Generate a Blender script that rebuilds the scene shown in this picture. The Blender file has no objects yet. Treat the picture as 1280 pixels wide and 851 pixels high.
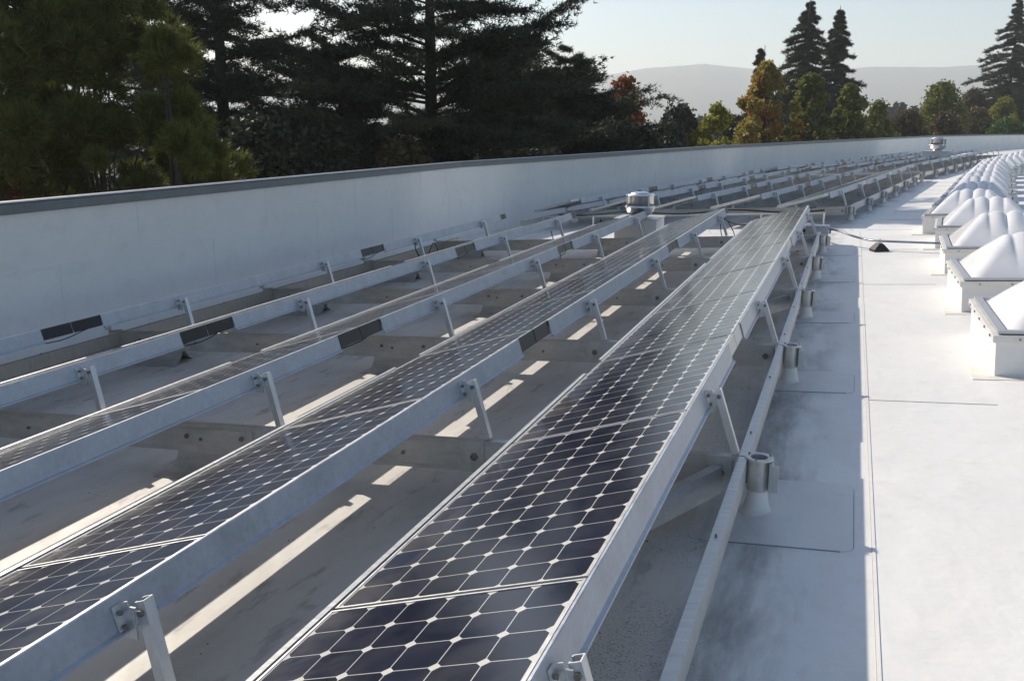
import bpy, math, random
import numpy as np
from mathutils import Vector, Matrix
R = math.radians
sc = bpy.context.scene
C = sc.collection
rng = np.random.default_rng(7)
random.seed(7)

# ------------------------------------------------------------------ camera
CZ = 10.0                                   # eye height above the ground (1.7 m above the roof)
cam_d = bpy.data.cameras.new('camera'); cam = bpy.data.objects.new('camera', cam_d); C.objects.link(cam)
cam.location = (0, 0, CZ)
cam.rotation_mode = 'XYZ'
cam.matrix_world = Matrix.Translation((0, 0, CZ)) @ Matrix.Rotation(R(90 - 12.816), 4, 'X') @ Matrix.Rotation(R(0.165), 4, 'Z')
cam_d.sensor_width = 36.0
cam_d.lens = 1182.04 / 1280 * 36.0
cam_d.clip_start = 0.05; cam_d.clip_end = 40000
sc.camera = cam
# ------------------------------------------------------------------ world, sun
SUN_AZ, SUN_EL = -41.66, 32.78
w = bpy.data.worlds.new('World'); sc.world = w; w.use_nodes = True
nt = w.node_tree; nt.nodes.clear()
sky = nt.nodes.new('ShaderNodeTexSky'); sky.sky_type = 'NISHITA'; sky.sun_disc = False
sky.sun_elevation = R(SUN_EL); sky.sun_rotation = R(SUN_AZ)
sky.air_density = 1.0; sky.dust_density = 0.9; sky.ozone_density = 1.0; sky.altitude = 20
bg = nt.nodes.new('ShaderNodeBackground'); bg.inputs[1].default_value = 0.116
wo = nt.nodes.new('ShaderNodeOutputWorld')
nt.links.new(sky.outputs[0], bg.inputs[0]); nt.links.new(bg.outputs[0], wo.inputs[0])
sun_d = bpy.data.lights.new('sun', 'SUN'); sun = bpy.data.objects.new('sun', sun_d); C.objects.link(sun)
sun_d.energy = 4.7; sun_d.angle = R(0.53); sun_d.color = (1.0, 0.91, 0.78)
az, el = R(SUN_AZ), R(SUN_EL)
sv = Vector((math.sin(az) * math.cos(el), math.cos(az) * math.cos(el), math.sin(el)))
sun.rotation_euler = sv.to_track_quat('Z', 'Y').to_euler()
sc.view_settings.view_transform = 'Standard'; sc.view_settings.look = 'None'
sc.view_settings.exposure = 0.22; sc.view_settings.gamma = 1.0
sc.cycles.max_bounces = 10; sc.cycles.diffuse_bounces = 6; sc.cycles.volume_bounces = 3; sc.cycles.transparent_max_bounces = 8

# ------------------------------------------------------------------ helpers
def link(o, parent=None):
    C.objects.link(o)
    if parent is not None: o.parent = parent
    return o
def tag(o, label=None, cat=None, group=None, kind=None):
    if label: o['label'] = label
    if cat: o['category'] = cat
    if group: o['group'] = group
    if kind: o['kind'] = kind
    return o
def thing(name, label, cat, loc=(0, 0, 0), rot=(0, 0, 0), group=None):
    o = bpy.data.objects.new(name, None); o.empty_display_size = .2
    o.location = loc; o.rotation_euler = rot
    link(o); return tag(o, label, cat, group)
def copy_tree(o, parent=None):
    c = o.copy(); C.objects.link(c); c.parent = parent
    for ch in o.children: copy_tree(ch, c)
    return c
class MB:
    def __init__(s): s.v = []; s.f = []; s.m = []; s.mi = 0
    def add(s, vs, fs):
        b = len(s.v); s.v += [tuple(v) for v in vs]
        for f in fs: s.f.append(tuple(b + i for i in f)); s.m.append(s.mi)
    def box(s, x0, x1, y0, y1, z0, z1):
        s.add([(x0,y0,z0),(x1,y0,z0),(x1,y1,z0),(x0,y1,z0),(x0,y0,z1),(x1,y0,z1),(x1,y1,z1),(x0,y1,z1)],
              [(0,3,2,1),(4,5,6,7),(0,1,5,4),(1,2,6,5),(2,3,7,6),(3,0,4,7)])
    def hexa(s, p):   # p: 8 points, bottom loop then top loop
        s.add(p, [(0,3,2,1),(4,5,6,7),(0,1,5,4),(1,2,6,5),(2,3,7,6),(3,0,4,7)])
    def bar(s, a, b, w, h, up=(0,0,1)):
        a = Vector(a); b = Vector(b); d = (b - a).normalized(); up = Vector(up)
        x = d.cross(up).normalized(); y = x.cross(d).normalized()
        q = []
        for P in (a, b):
            q.append([P - x*w/2 - y*h/2, P + x*w/2 - y*h/2, P + x*w/2 + y*h/2, P - x*w/2 + y*h/2])
        s.add(q[0] + q[1], [(0,1,2,3)[::-1], (4,5,6,7), (0,1,5,4), (1,2,6,5), (2,3,7,6), (3,0,4,7)][:6])
    def prism(s, prof, a, b, X, Y):   # profile (x,y) list extruded from a to b, axes X,Y
        a = Vector(a); b = Vector(b); X = Vector(X); Y = Vector(Y); n = len(prof)
        vs = [a + X*p[0] + Y*p[1] for p in prof] + [b + X*p[0] + Y*p[1] for p in prof]
        s.add(vs, [tuple(range(n))[::-1], tuple(range(n, 2*n))] + [(i, (i+1) % n, n + (i+1) % n, n + i) for i in range(n)])
    def tube(s, pts, r, n=8, cap=True):
        pts = [Vector(p) for p in pts]; rs = r if isinstance(r, (list, tuple)) else [r]*len(pts)
        vs = []; fs = []
        for i, P in enumerate(pts):
            d = (pts[min(i+1, len(pts)-1)] - pts[max(i-1, 0)]).normalized()
            u = Vector((0,0,1)) if abs(d.z) < .9 else Vector((1,0,0))
            x = d.cross(u).normalized(); y = x.cross(d)
            for k in range(n):
                t = 2*math.pi*k/n; vs.append(P + (x*math.cos(t) + y*math.sin(t))*rs[i])
        for i in range(len(pts)-1):
            for k in range(n): fs.append((i*n+k, i*n+(k+1)%n, (i+1)*n+(k+1)%n, (i+1)*n+k))
        if cap: fs += [tuple(range(n))[::-1], tuple(range((len(pts)-1)*n, len(pts)*n))]
        s.add(vs, fs)
    def lathe(s, prof, c=(0,0,0), n=24):
        vs = []; fs = []; m = len(prof)
        for k in range(n):
            t = 2*math.pi*k/n
            for r_, z in prof: vs.append((c[0]+r_*math.cos(t), c[1]+r_*math.sin(t), c[2]+z))
        for k in range(n):
            for i in range(m-1): fs.append((k*m+i, ((k+1)%n)*m+i, ((k+1)%n)*m+i+1, k*m+i+1))
        s.add(vs, fs)
    def mesh(s, name, mats, bevel=0, smooth=False):
        me = bpy.data.meshes.new(name); me.from_pydata(s.v, [], s.f); me.update()
        for m_ in (mats if isinstance(mats, list) else [mats]): me.materials.append(m_)
        if isinstance(mats, list): me.polygons.foreach_set('material_index', s.m)
        if smooth: me.polygons.foreach_set('use_smooth', [True]*len(me.polygons))
        return me
    def build(s, name, mats, parent=None, bevel=0, smooth=False, loc=None, rot=None):
        o = bpy.data.objects.new(name, s.mesh(name, mats, smooth=smooth)); link(o, parent)
        if loc is not None: o.location = loc
        if rot is not None: o.rotation_euler = rot
        if bevel:
            m_ = o.modifiers.new('bevel', 'BEVEL'); m_.width = bevel; m_.segments = 2; m_.limit_method = 'ANGLE'
        return o
def tri_mesh(name, V, F, mat, smooth=False):
    V = np.asarray(V, np.float32); F = np.asarray(F, np.int32); k = F.shape[1]
    me = bpy.data.meshes.new(name); me.vertices.add(len(V)); me.vertices.foreach_set('co', V.ravel())
    me.loops.add(F.size); me.loops.foreach_set('vertex_index', F.ravel())
    me.polygons.add(len(F)); me.polygons.foreach_set('loop_start', np.arange(0, F.size, k, dtype=np.int32))
    me.update(calc_edges=True); me.materials.append(mat)
    if smooth: me.polygons.foreach_set('use_smooth', np.ones(len(F), bool))
    return me

# ------------------------------------------------------------------ node material helpers
def newmat(name):
    m_ = bpy.data.materials.new(name); m_.use_nodes = True; t = m_.node_tree
    b = t.nodes['Principled BSDF']; return m_, t, b
def nd(t, typ, **k):
    n_ = t.nodes.new(typ)
    for a, b in k.items():
        if hasattr(n_, a): setattr(n_, a, b)
    return n_
def mth(t, op, a, b=None, c=None):
    n_ = t.nodes.new('ShaderNodeMath'); n_.operation = op
    for i, x in enumerate((a, b, c)):
        if x is None: continue
        if isinstance(x, (int, float)): n_.inputs[i].default_value = x
        else: t.links.new(x, n_.inputs[i])
    return n_.outputs[0]
def mixc(t, f, a, b, mode='MIX'):
    n_ = t.nodes.new('ShaderNodeMix'); n_.data_type = 'RGBA'; n_.blend_type = mode
    for i, x in ((0, f), (6, a), (7, b)):
        if isinstance(x, (int, float)): n_.inputs[i].default_value = x
        elif isinstance(x, (tuple, list)): n_.inputs[i].default_value = (*x[:3], 1)
        else: t.links.new(x, n_.inputs[i])
    return n_.outputs[2]
def noise(t, co, scale, detail=4, rough=.6, dist=0):
    n_ = t.nodes.new('ShaderNodeTexNoise'); n_.inputs['Scale'].default_value = scale
    n_.inputs['Detail'].default_value = detail; n_.inputs['Roughness'].default_value = rough
    n_.inputs['Distortion'].default_value = dist
    if co is not None: t.links.new(co, n_.inputs['Vector'])
    return n_.outputs['Fac']
def ramp(t, f, p0, p1, v0=0, v1=1):
    n_ = t.nodes.new('ShaderNodeMapRange'); n_.inputs[1].default_value = p0; n_.inputs[2].default_value = p1
    n_.inputs[3].default_value = v0; n_.inputs[4].default_value = v1
    t.links.new(f, n_.inputs[0]); return n_.outputs[0]
def coords(t, kind='Object', scale=None, rotz=0):
    c = t.nodes.new('ShaderNodeTexCoord').outputs[kind]
    if scale or rotz:
        mp = t.nodes.new('ShaderNodeMapping')
        if scale: mp.inputs['Scale'].default_value = scale
        mp.inputs['Rotation'].default_value = (0, 0, rotz)
        t.links.new(c, mp.inputs[0]); c = mp.outputs[0]
    return c
def bump(t, b, h, strength=.3, dist=.01):
    n_ = t.nodes.new('ShaderNodeBump'); n_.inputs['Strength'].default_value = strength; n_.inputs['Distance'].default_value = dist
    t.links.new(h, n_.inputs['Height']); t.links.new(n_.outputs[0], b.inputs['Normal'])

H1 = 0.33970          # heading of the near block of rows (clockwise from +Y)
def metal(name, col, rough, metallic=.9, scale=7, var=.12, streak=(1,1,1), bs=.08):
    m_, t, b = newmat(name)
    co = coords(t, 'Object', streak)
    n1 = noise(t, co, scale, 6, .65); n2 = noise(t, co, scale*9, 3, .6)
    f = mth(t, 'ADD', mth(t, 'MULTIPLY', n1, .7), mth(t, 'MULTIPLY', n2, .3))
    dark = tuple(c*(1-var*2) for c in col); lite = tuple(min(1, c*(1+var)) for c in col)
    t.links.new(mixc(t, ramp(t, f, .35, .65), dark, lite), b.inputs['Base Color'])
    b.inputs['Metallic'].default_value = metallic
    t.links.new(ramp(t, f, .3, .7, rough*.8, min(1, rough*1.3)), b.inputs['Roughness'])
    bump(t, b, n2, bs, .004)
    return m_
M_galv = metal('galvanised_sheet', (.46, .49, .54), .42, .6, 5, .12)
M_alu = metal('brushed_aluminium', (.66, .65, .62), .40, .6, 9, .10, (.4, 6, 1))
M_beam = metal('weathered_mill_aluminium', (.66, .645, .62), .42, .45, 3.5, .10, (2, 2, 6))
M_leg = metal('extruded_aluminium', (.66, .66, .66), .36, .6, 12, .08, (3, 3, .5))
M_frame = metal('anodised_frame', (.56, .56, .55), .40, .7, 20, .05)
M_bolt = metal('steel_bolt', (.30, .28, .25), .4, .9, 30, .2)
M_vent = metal('spun_aluminium', (.78, .78, .77), .30, .9, 6, .06, (1, 1, 8))
M_coping = metal('grey_coated_metal', (.17, .18, .18), .42, .2, 4, .12)
def plain(name, col, rough=.6, metallic=0):
    m_, t, b = newmat(name); co = coords(t)
    n1 = noise(t, co, 14, 4)
    t.links.new(mixc(t, ramp(t, n1, .3, .7), tuple(c*.8 for c in col), tuple(c*1.15 for c in col)), b.inputs['Base Color'])
    b.inputs['Roughness'].default_value = rough; b.inputs['Metallic'].default_value = metallic
    return m_
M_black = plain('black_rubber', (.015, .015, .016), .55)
M_white_back = plain('white_backsheet', (.85, .84, .82), .6)
M_gloss = plain('black_anodised_plate', (.012, .012, .014), .3, .3)
M_backsheet = plain('module_back_frame', (.03, .03, .033), .5)
M_pipe = plain('grey_conduit', (.22, .25, .30), .35, .5)
M_wood = plain('beige_trellis_paint', (.48, .42, .32), .7)

# white roofing membrane -------------------------------------------------
def membrane(name, base=(.80, .785, .755), dirt=1.0):
    m_, t, b = newmat(name)
    geo = t.nodes.new('ShaderNodeNewGeometry').outputs['Position']
    mp = t.nodes.new('ShaderNodeMapping'); mp.inputs['Rotation'].default_value = (0, 0, H1)
    t.links.new(geo, mp.inputs[0]); co = mp.outputs[0]
    mp2 = t.nodes.new('ShaderNodeMapping'); mp2.inputs['Scale'].default_value = (1, .28, 1)
    t.links.new(co, mp2.inputs[0])
    at = t.nodes.new('ShaderNodeAttribute'); at.attribute_name = 'lat'; lat = at.outputs['Fac']
    big = noise(t, co, .9, 5, .6, .6); mid = noise(t, mp2.outputs[0], 3.2, 6, .62, .25); fine = noise(t, co, 26, 4, .7)
    speck = noise(t, co, 130, 3, .6); smear = noise(t, mp2.outputs[0], 9, 5, .66, .25)
    # how dirty: more under the rows (never rinsed), little on the walkway
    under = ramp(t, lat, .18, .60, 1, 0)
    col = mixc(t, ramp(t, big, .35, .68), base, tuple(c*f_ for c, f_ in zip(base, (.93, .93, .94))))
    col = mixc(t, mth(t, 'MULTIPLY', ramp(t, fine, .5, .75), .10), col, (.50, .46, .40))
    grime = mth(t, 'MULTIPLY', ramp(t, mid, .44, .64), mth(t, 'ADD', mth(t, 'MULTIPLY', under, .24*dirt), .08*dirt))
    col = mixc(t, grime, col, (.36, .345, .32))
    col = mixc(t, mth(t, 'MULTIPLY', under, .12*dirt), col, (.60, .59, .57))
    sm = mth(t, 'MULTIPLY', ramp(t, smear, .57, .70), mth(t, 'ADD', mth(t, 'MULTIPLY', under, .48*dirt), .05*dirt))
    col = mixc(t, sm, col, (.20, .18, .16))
    foot = noise(t, co, 5.5, 3, .5, .3)
    col = mixc(t, mth(t, 'MULTIPLY', ramp(t, foot, .58, .70), .10), col, (.45, .42, .37))
    edge = mth(t, 'MULTIPLY', ramp(t, lat, .0, .18), ramp(t, lat, .28, .62, 1, 0))
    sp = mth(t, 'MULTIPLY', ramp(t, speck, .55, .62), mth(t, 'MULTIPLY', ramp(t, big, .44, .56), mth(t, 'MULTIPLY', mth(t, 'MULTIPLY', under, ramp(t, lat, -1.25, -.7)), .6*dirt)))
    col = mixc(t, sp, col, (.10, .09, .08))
    col = mixc(t, mth(t, 'MULTIPLY', mth(t, 'MULTIPLY', edge, ramp(t, mid, .46, .62)), .75*dirt), col, (.25, .24, .23))
    t.links.new(col, b.inputs['Base Color'])
    t.links.new(ramp(t, mid, .3, .7, .42, .62), b.inputs['Roughness'])
    b.inputs['Specular IOR Level'].default_value = .4
    hgt = mth(t, 'ADD', mth(t, 'ADD', mth(t, 'MULTIPLY', big, .8), mth(t, 'MULTIPLY', foot, .35)), mth(t, 'MULTIPLY', fine, .08))
    bump(t, b, hgt, .35, .05)
    return m_
M_roof = membrane('white_roof_membrane')
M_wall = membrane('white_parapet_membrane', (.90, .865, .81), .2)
M_patch = membrane('membrane_patch', (.76, .74, .71), .5)
M_curb = membrane('white_curb_membrane', (.80, .785, .75), .2)
m_, t, b = newmat('membrane_seam_dirt'); M_seam = m_
b.inputs['Base Color'].default_value = (.42, .37, .30, 1); b.inputs['Roughness'].default_value = .8
m_, t, b = newmat('dark_seam_dirt'); M_seam2 = m_
b.inputs['Base Color'].default_value = (.25, .25, .26, 1); b.inputs['Roughness'].default_value = .8

# solar cells -------------------------------------------------------------
m_, t, b = newmat('solar_cells'); M_cell = m_
sep = t.nodes.new('ShaderNodeSeparateXYZ'); t.links.new(coords(t), sep.inputs[0])
PW, PL, CP = .798, 1.555, .1285
u = mth(t, 'DIVIDE', mth(t, 'SUBTRACT', mth(t, 'MULTIPLY', sep.outputs[0], -1), (PW - 6*CP)/2), CP)
v = mth(t, 'DIVIDE', mth(t, 'SUBTRACT', sep.outputs[1], (PL - 12*CP)/2), CP)
du = mth(t, 'ABSOLUTE', mth(t, 'SUBTRACT', mth(t, 'FRACT', u), .5)); dv = mth(t, 'ABSOLUTE', mth(t, 'SUBTRACT', mth(t, 'FRACT', v), .5))
line = mth(t, 'GREATER_THAN', mth(t, 'MAXIMUM', du, dv), .5 - .0105)
diam = mth(t, 'GREATER_THAN', mth(t, 'ADD', du, dv), 1 - .145)
def outside(c, n_): return mth(t, 'MAXIMUM', mth(t, 'LESS_THAN', c, .0), mth(t, 'GREATER_THAN', c, float(n_)))
white = mth(t, 'MAXIMUM', mth(t, 'MAXIMUM', line, diam), mth(t, 'MAXIMUM', outside(u, 6), outside(v, 12)))
oi = t.nodes.new('ShaderNodeObjectInfo')
wn = t.nodes.new('ShaderNodeTexWhiteNoise'); wn.noise_dimensions = '3D'
cmb = t.nodes.new('ShaderNodeCombineXYZ'); t.links.new(mth(t, 'FLOOR', u), cmb.inputs[0]); t.links.new(mth(t, 'FLOOR', v), cmb.inputs[1]); t.links.new(oi.outputs['Random'], cmb.inputs[2])
t.links.new(cmb.outputs[0], wn.inputs[0])
cellc = mixc(t, wn.outputs['Value'], (.007, .010, .022), (.014, .018, .036))
dustn = noise(t, coords(t), 3.5, 5, .7, .5); fdn = noise(t, coords(t), 60, 3, .6)
colr = mixc(t, white, cellc, (.62, .60, .56))
lowedge = ramp(t, sep.outputs[0], -.80, -.62, 1, 0)
dust = mth(t, 'ADD', mth(t, 'MULTIPLY', ramp(t, dustn, .4, .75), .05), mth(t, 'MULTIPLY', mth(t, 'MULTIPLY', lowedge, ramp(t, dustn, .3, .7)), .24))
dust = mth(t, 'ADD', dust, mth(t, 'MULTIPLY', ramp(t, fdn, .6, .8), .04))
colr = mixc(t, dust, colr, (.42, .36, .28))
t.links.new(colr, b.inputs['Base Color'])
t.links.new(ramp(t, dustn, .3, .7, .10, .22), b.inputs['Roughness'])
b.inputs['IOR'].default_value = 1.5; b.inputs['Specular IOR Level'].default_value = .5
# translucent acrylic dome
m_, t, b = newmat('white_acrylic_dome'); M_dome = m_
co = coords(t)
t.links.new(mixc(t, ramp(t, noise(t, co, 5, 5, .65), .35, .7), (.78, .77, .78), (.70, .69, .69)), b.inputs['Base Color'])
b.inputs['Roughness'].default_value = .17; b.inputs['Subsurface Weight'].default_value = .35; b.inputs['Subsurface Radius'].default_value = (.1, .1, .1)
b.inputs['Subsurface Scale'].default_value = .3

# foliage -------------------------------------------------------------------
def foliage(name, c1, c2, trans=.25, rough=.6, scale=.9, third=None):
    m_, t, b = newmat(name)
    geo = t.nodes.new('ShaderNodeNewGeometry')
    n1 = noise(t, geo.outputs['Position'], scale, 3, .6)
    n2 = mth(t, 'ADD', mth(t, 'MULTIPLY', geo.outputs['Random Per Island'], .5), mth(t, 'MULTIPLY', n1, .5))
    col = mixc(t, ramp(t, n2, .25, .72), c1, c2)
    if third:
        n3 = noise(t, geo.outputs['Position'], scale*.6, 2, .5)
        col = mixc(t, ramp(t, n3, .50, .62), col, third)
    t.links.new(col, b.inputs['Base Color']); b.inputs['Roughness'].default_value = rough
    b.inputs['Specular IOR Level'].default_value = .25
    if trans:
        tr = t.nodes.new('ShaderNodeBsdfTranslucent'); t.links.new(col, tr.inputs[0])
        mx = t.nodes.new('ShaderNodeMixShader'); mx.inputs[0].default_value = trans
        t.links.new(b.outputs[0], mx.inputs[1]); t.links.new(tr.outputs[0], mx.inputs[2])
        t.links.new(mx.outputs[0], t.nodes['Material Output'].inputs[0])
    return m_
F_cedar = foliage('cedar_needles', (.028, .038, .022), (.070, .085, .048), .2)
F_pine = foliage('pine_needles', (.07, .085, .022), (.18, .19, .045), .4)
F_redwood = foliage('redwood_needles', (.042, .055, .034), (.08, .095, .052), .2)
F_green = foliage('green_leaves', (.085, .11, .025), (.21, .22, .045), .45)
F_orange = foliage('autumn_leaves', (.17, .17, .035), (.36, .26, .05), .5, third=(.40, .18, .045))
F_red = foliage('red_leaves', (.17, .055, .025), (.32, .13, .05), .4)
F_yellow = foliage('yellow_green_leaves', (.16, .17, .025), (.32, .30, .045), .45)
F_olive = foliage('olive_brown_leaves', (.08, .07, .028), (.15, .115, .045), .35)
F_bright = foliage('bright_green_leaves', (.05, .10, .02), (.10, .18, .03), .35)
F_far = foliage('far_foliage', (.035, .050, .035), (.055, .07, .045), .1)
M_bark = plain('bark', (.045, .036, .028), .9)

# ------------------------------------------------------------------ layout of the curved roof
SL, LP = .0584, .276
def unit(h): return Vector((math.sin(h), math.cos(h), 0)), Vector((math.cos(h), -math.sin(h), 0))
O = Vector((.2012, 2.2706, 0))
d1, n1_ = unit(H1)
HD = [H1, H1 + R(8.3), H1 + R(12.6), H1 + R(21.5), H1 + R(30), H1 + R(38)]
LEN = [16.4, 17.2, 46, 17.5, 17.5]
VV = [O + d1*14.07 + n1_*LP]
for i in range(1, 5): VV.append(VV[-1] + unit(HD[i])[0]*LEN[i])
def zr(l): return CZ - 1.70 + SL*(l - LP)
def P(sec, s, l, h=0):
    """block sec: 0 near (s counted back from its far corner), 1, 2 ... ; l sideways from the right row's top edge; h above roof"""
    d, n = unit(HD[sec]); V0 = VV[max(sec-1, 0)]
    q = V0 + d*s + n*(l - LP)
    return Vector((q.x, q.y, zr(l) + h))
def A(a): return a - 14.07          # near block: a is counted from the first panel joint
def miter(i, l):                    # corner i between block i and i+1
    m_ = (HD[i] + HD[i+1])/2; n = unit(m_)[1]
    q = VV[i] + n*(l - LP)/math.cos((HD[i+1]-HD[i])/2)
    return Vector((q.x, q.y, 0))
def path(l, h, start=-20, nend=4):
    pts = [P(0, start, l, h)]
    for i in range(nend):
        q = miter(i, l); pts.append(Vector((q.x, q.y, zr(l)+h)))
    e = P(nend, 45, l, h); pts.append(e)
    return pts
def lat_attr(me, data):
    a = me.attributes.new('lat', 'FLOAT', 'POINT'); a.data.foreach_set('value', data)
def ribbon(name, l0, l1, h0, h1, mat, start=-20, nend=4, nl=2, sub=1):
    """sheet following the roof curve between (l0,h0) and (l1,h1)"""
    ls = [l0 + (l1-l0)*k/(nl-1) for k in range(nl)]; hs = [h0 + (h1-h0)*k/(nl-1) for k in range(nl)]
    rows = [path(l, h, start, nend) for l, h in zip(ls, hs)]
    m = len(rows[0]); v = [p for r_ in rows for p in r_]; f = []
    for k in range(nl-1):
        for i in range(m-1): f.append((k*m+i, (k+1)*m+i, (k+1)*m+i+1, k*m+i+1))
    me = bpy.data.meshes.new(name); me.from_pydata([tuple(p) for p in v], [], f); me.update(); me.materials.append(mat)
    lat_attr(me, [l for l in ls for _ in range(m)])
    return me

# ------------------------------------------------------------------ ground, hills, building
gm = MB(); gm.add([(-4700,-50,0),(4700,-50,0),(4700,4900,0),(-4700,4900,0)], [(0,1,2,3)])
m_, t, b = newmat('dry_grass_ground'); geo = t.nodes.new('ShaderNodeNewGeometry').outputs['Position']
t.links.new(mixc(t, ramp(t, noise(t, geo, .05, 6), .35, .65), (.05, .06, .03), (.10, .09, .055)), b.inputs['Base Color']); b.inputs['Roughness'].default_value = .95
tag(gm.build('ground', m_), kind='structure')
M_hill = foliage('hill_scrub', (.09, .10, .06), (.14, .13, .08), 0, scale=.004)
# ridge: azimuth (deg) -> elevation (deg) read against the eye
def hills(name, dist, prof, depth, seed, disc):
    r2 = np.random.default_rng(seed); azs = np.linspace(-48, 62, 260); V = []; F = []
    es = np.interp(azs, [p[0] for p in prof], [p[1] for p in prof])
    jag = np.cumsum(r2.normal(0, .012, len(azs))); jag -= np.linspace(jag[0], jag[-1], len(azs)); es = es + jag*.35
    rows = 10
    for k in range(rows):
        fr = k/(rows-1); D = dist - depth*(1-fr); hh = fr**.8
        for a_, e_ in zip(azs, es):
            zt = CZ + dist*math.tan(R(e_)); zz = zt*hh*(1 + (0 if k in (0, rows-1) else r2.normal(0, .03)))
            dd = D/math.cos(R(a_)) if False else D
            V.append((dd*math.sin(R(a_)), dd*math.cos(R(a_)), max(zz, -2) if k else -5))
    for a_, e_ in zip(azs, es):
        V.append(((dist+depth)*math.sin(R(a_)), (dist+depth)*math.cos(R(a_)), -5))
    n = len(azs)
    for k in range(rows):
        for i in range(n-1): F.append((k*n+i, k*n+i+1, (k+1)*n+i+1, (k+1)*n+i))
    me = tri_mesh(name, V, F, M_hill, True); o = bpy.data.objects.new(name, me); link(o); tag(o, kind='structure')
hills('hills', 3600, [(-48, 2.2), (-20, 2.4), (0, 2.5), (5.1, 2.80), (7.8, 3.25), (9.5, 3.34), (11, 3.46), (13, 3.22), (15, 3.05), (17, 2.95), (20, 3.2), (23.5, 3.1), (25, 3.15), (30, 3.3), (62, 2.4)], 1100, 3, 0)

# haze: one closed box round everything, even density
hz = MB(); hz.box(-4800, 4800, -60, 5000, -6, 260)
ho = hz.build('haze', plain('tmp', (.5, .5, .5)))
mh = bpy.data.materials.new('haze_air'); mh.use_nodes = True; t = mh.node_tree; t.nodes.clear()
pv = t.nodes.new('ShaderNodeVolumePrincipled'); ou = t.nodes.new('ShaderNodeOutputMaterial')
pv.inputs['Color'].default_value = (.93, .965, 1.0, 1); pv.inputs['Density'].default_value = .00034; pv.inputs['Anisotropy'].default_value = .2
t.links.new(pv.outputs[0], ou.inputs['Volume']); ho.data.materials.clear(); ho.data.materials.append(mh)
tag(ho, kind='stuff', label='pale haze in the air over the roof and hills', cat='haze')
mh.cycles.homogeneous_volume = True

LW, LR = -6.40, 3.15        # inner face of the parapet, right edge of the roof
HP = 1.41
o = bpy.data.objects.new('roof', ribbon('roof', LW-.02, LR, 0, 0, M_roof, nl=40)); link(o); tag(o, kind='structure')
# the building under the roof
mbb = MB(); L_ = path(LW-.30, 0); R_ = path(LR, 0)
m_, t, b = newmat('beige_stucco'); t.links.new(mixc(t, ramp(t, noise(t, None, 6, 5), .3, .7), (.42, .38, .31), (.50, .46, .39)), b.inputs['Base Color']); b.inputs['Roughness'].default_value = .9
n_ = len(L_)
vs = [(p.x, p.y, p.z-.03) for p in L_] + [(p.x, p.y, 0) for p in L_] + [(p.x, p.y, p.z-.03) for p in R_] + [(p.x, p.y, 0) for p in R_]
fs = []
for i in range(n_-1):
    fs += [(i, i+1, n_+i+1, n_+i), (2*n_+i, 3*n_+i, 3*n_+i+1, 2*n_+i+1), (i, 2*n_+i, 2*n_+i+1, i+1)]
fs += [(0, n_, 3*n_, 2*n_), (n_-1, 3*n_-1, 4*n_-1, 2*n_-1)]
mbb.add(vs, fs); bo = mbb.build('building', m_)
tag(bo, 'beige stucco building body below the white curving roof', 'building')

# parapet ---------------------------------------------------------------
m_, t, b = newmat('wall_joint_sealant'); M_joint = m_; b.inputs['Base Color'].default_value = (.80, .785, .75, 1)
par = thing('parapet_wall', 'long white membrane clad parapet wall with grey metal coping curving round the roof', 'wall', P(0, -20, LW, 0))
def keep(o, parent):      # parent an object whose mesh is in world coordinates
    C.objects.link(o) if o.name not in C.objects else None
    bpy.context.view_layer.update()
    o.parent = parent; o.matrix_parent_inverse = Matrix.Translation(-Vector(parent.location)) if parent.rotation_euler[2] == 0 else parent.matrix_world.inverted()
    return o
def solid_path(sections, mat, name, start=-20):
    """closed profile [(l,h)...] swept along the roof curve"""
    rows = [path(l, h, start) for l, h in sections]; m = len(rows[0]); k = len(rows)
    v = [tuple(p) for r_ in rows for p in r_]; f = []
    for j in range(k):
        j2 = (j+1) % k
        for i in range(m-1): f.append((j*m+i, j*m+i+1, j2*m+i+1, j2*m+i))
    f += [tuple(j*m for j in range(k)), tuple(j*m+m-1 for j in range(k))[::-1]]
    me = bpy.data.meshes.new(name); me.from_pydata(v, [], f); me.update(); me.materials.append(mat)
    lat_attr(me, [2.0]*len(v))
    return bpy.data.objects.new(name, me)
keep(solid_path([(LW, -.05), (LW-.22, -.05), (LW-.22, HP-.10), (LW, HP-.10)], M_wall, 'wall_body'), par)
keep(solid_path([(LW+.035, HP-.095), (LW+.025, HP-.012), (LW+.0, HP), (LW-.25, HP+.012), (LW-.25, HP-.095)], M_coping, 'coping'), par)
keep(solid_path([(LW+.028, HP-.002), (LW+.012, HP+.012), (LW-.03, HP+.012), (LW-.03, HP+.003)], M_frame, 'coping_edge'), par)
# laps in the wall membrane: a raised strip, and vertical joints
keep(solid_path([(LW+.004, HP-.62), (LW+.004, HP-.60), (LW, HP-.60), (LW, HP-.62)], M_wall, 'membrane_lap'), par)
mb = MB()
for sec, s0, s1, st in ((0, -19, .9, 2.32), (1, .9, 17, 2.32), (2, .8, 17, 2.32)):
    s = s0 + .35
    while s < s1 - .3:
        p0 = P(sec, s, LW+.0035, 0); d, n = unit(HD[sec])
        for dz0, dz1 in ((0.02, HP-.62), (HP-.60, HP-.10)):
            off = 0 if dz0 < .1 else 1.1
            q = p0 + d*off
            a_ = q + Vector((0,0,dz0)); mb.hexa([a_, a_+d*.012, a_+d*.012-n*.004, a_-n*.004] + [x+Vector((0,0,dz1-dz0)) for x in (a_, a_+d*.012, a_+d*.012-n*.004, a_-n*.004)])
        s += st
me = mb.mesh('vertical_joint', M_joint); lat_attr(me, [2.0]*len(me.vertices)); keep(bpy.data.objects.new('vertical_joint', me), par)

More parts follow.
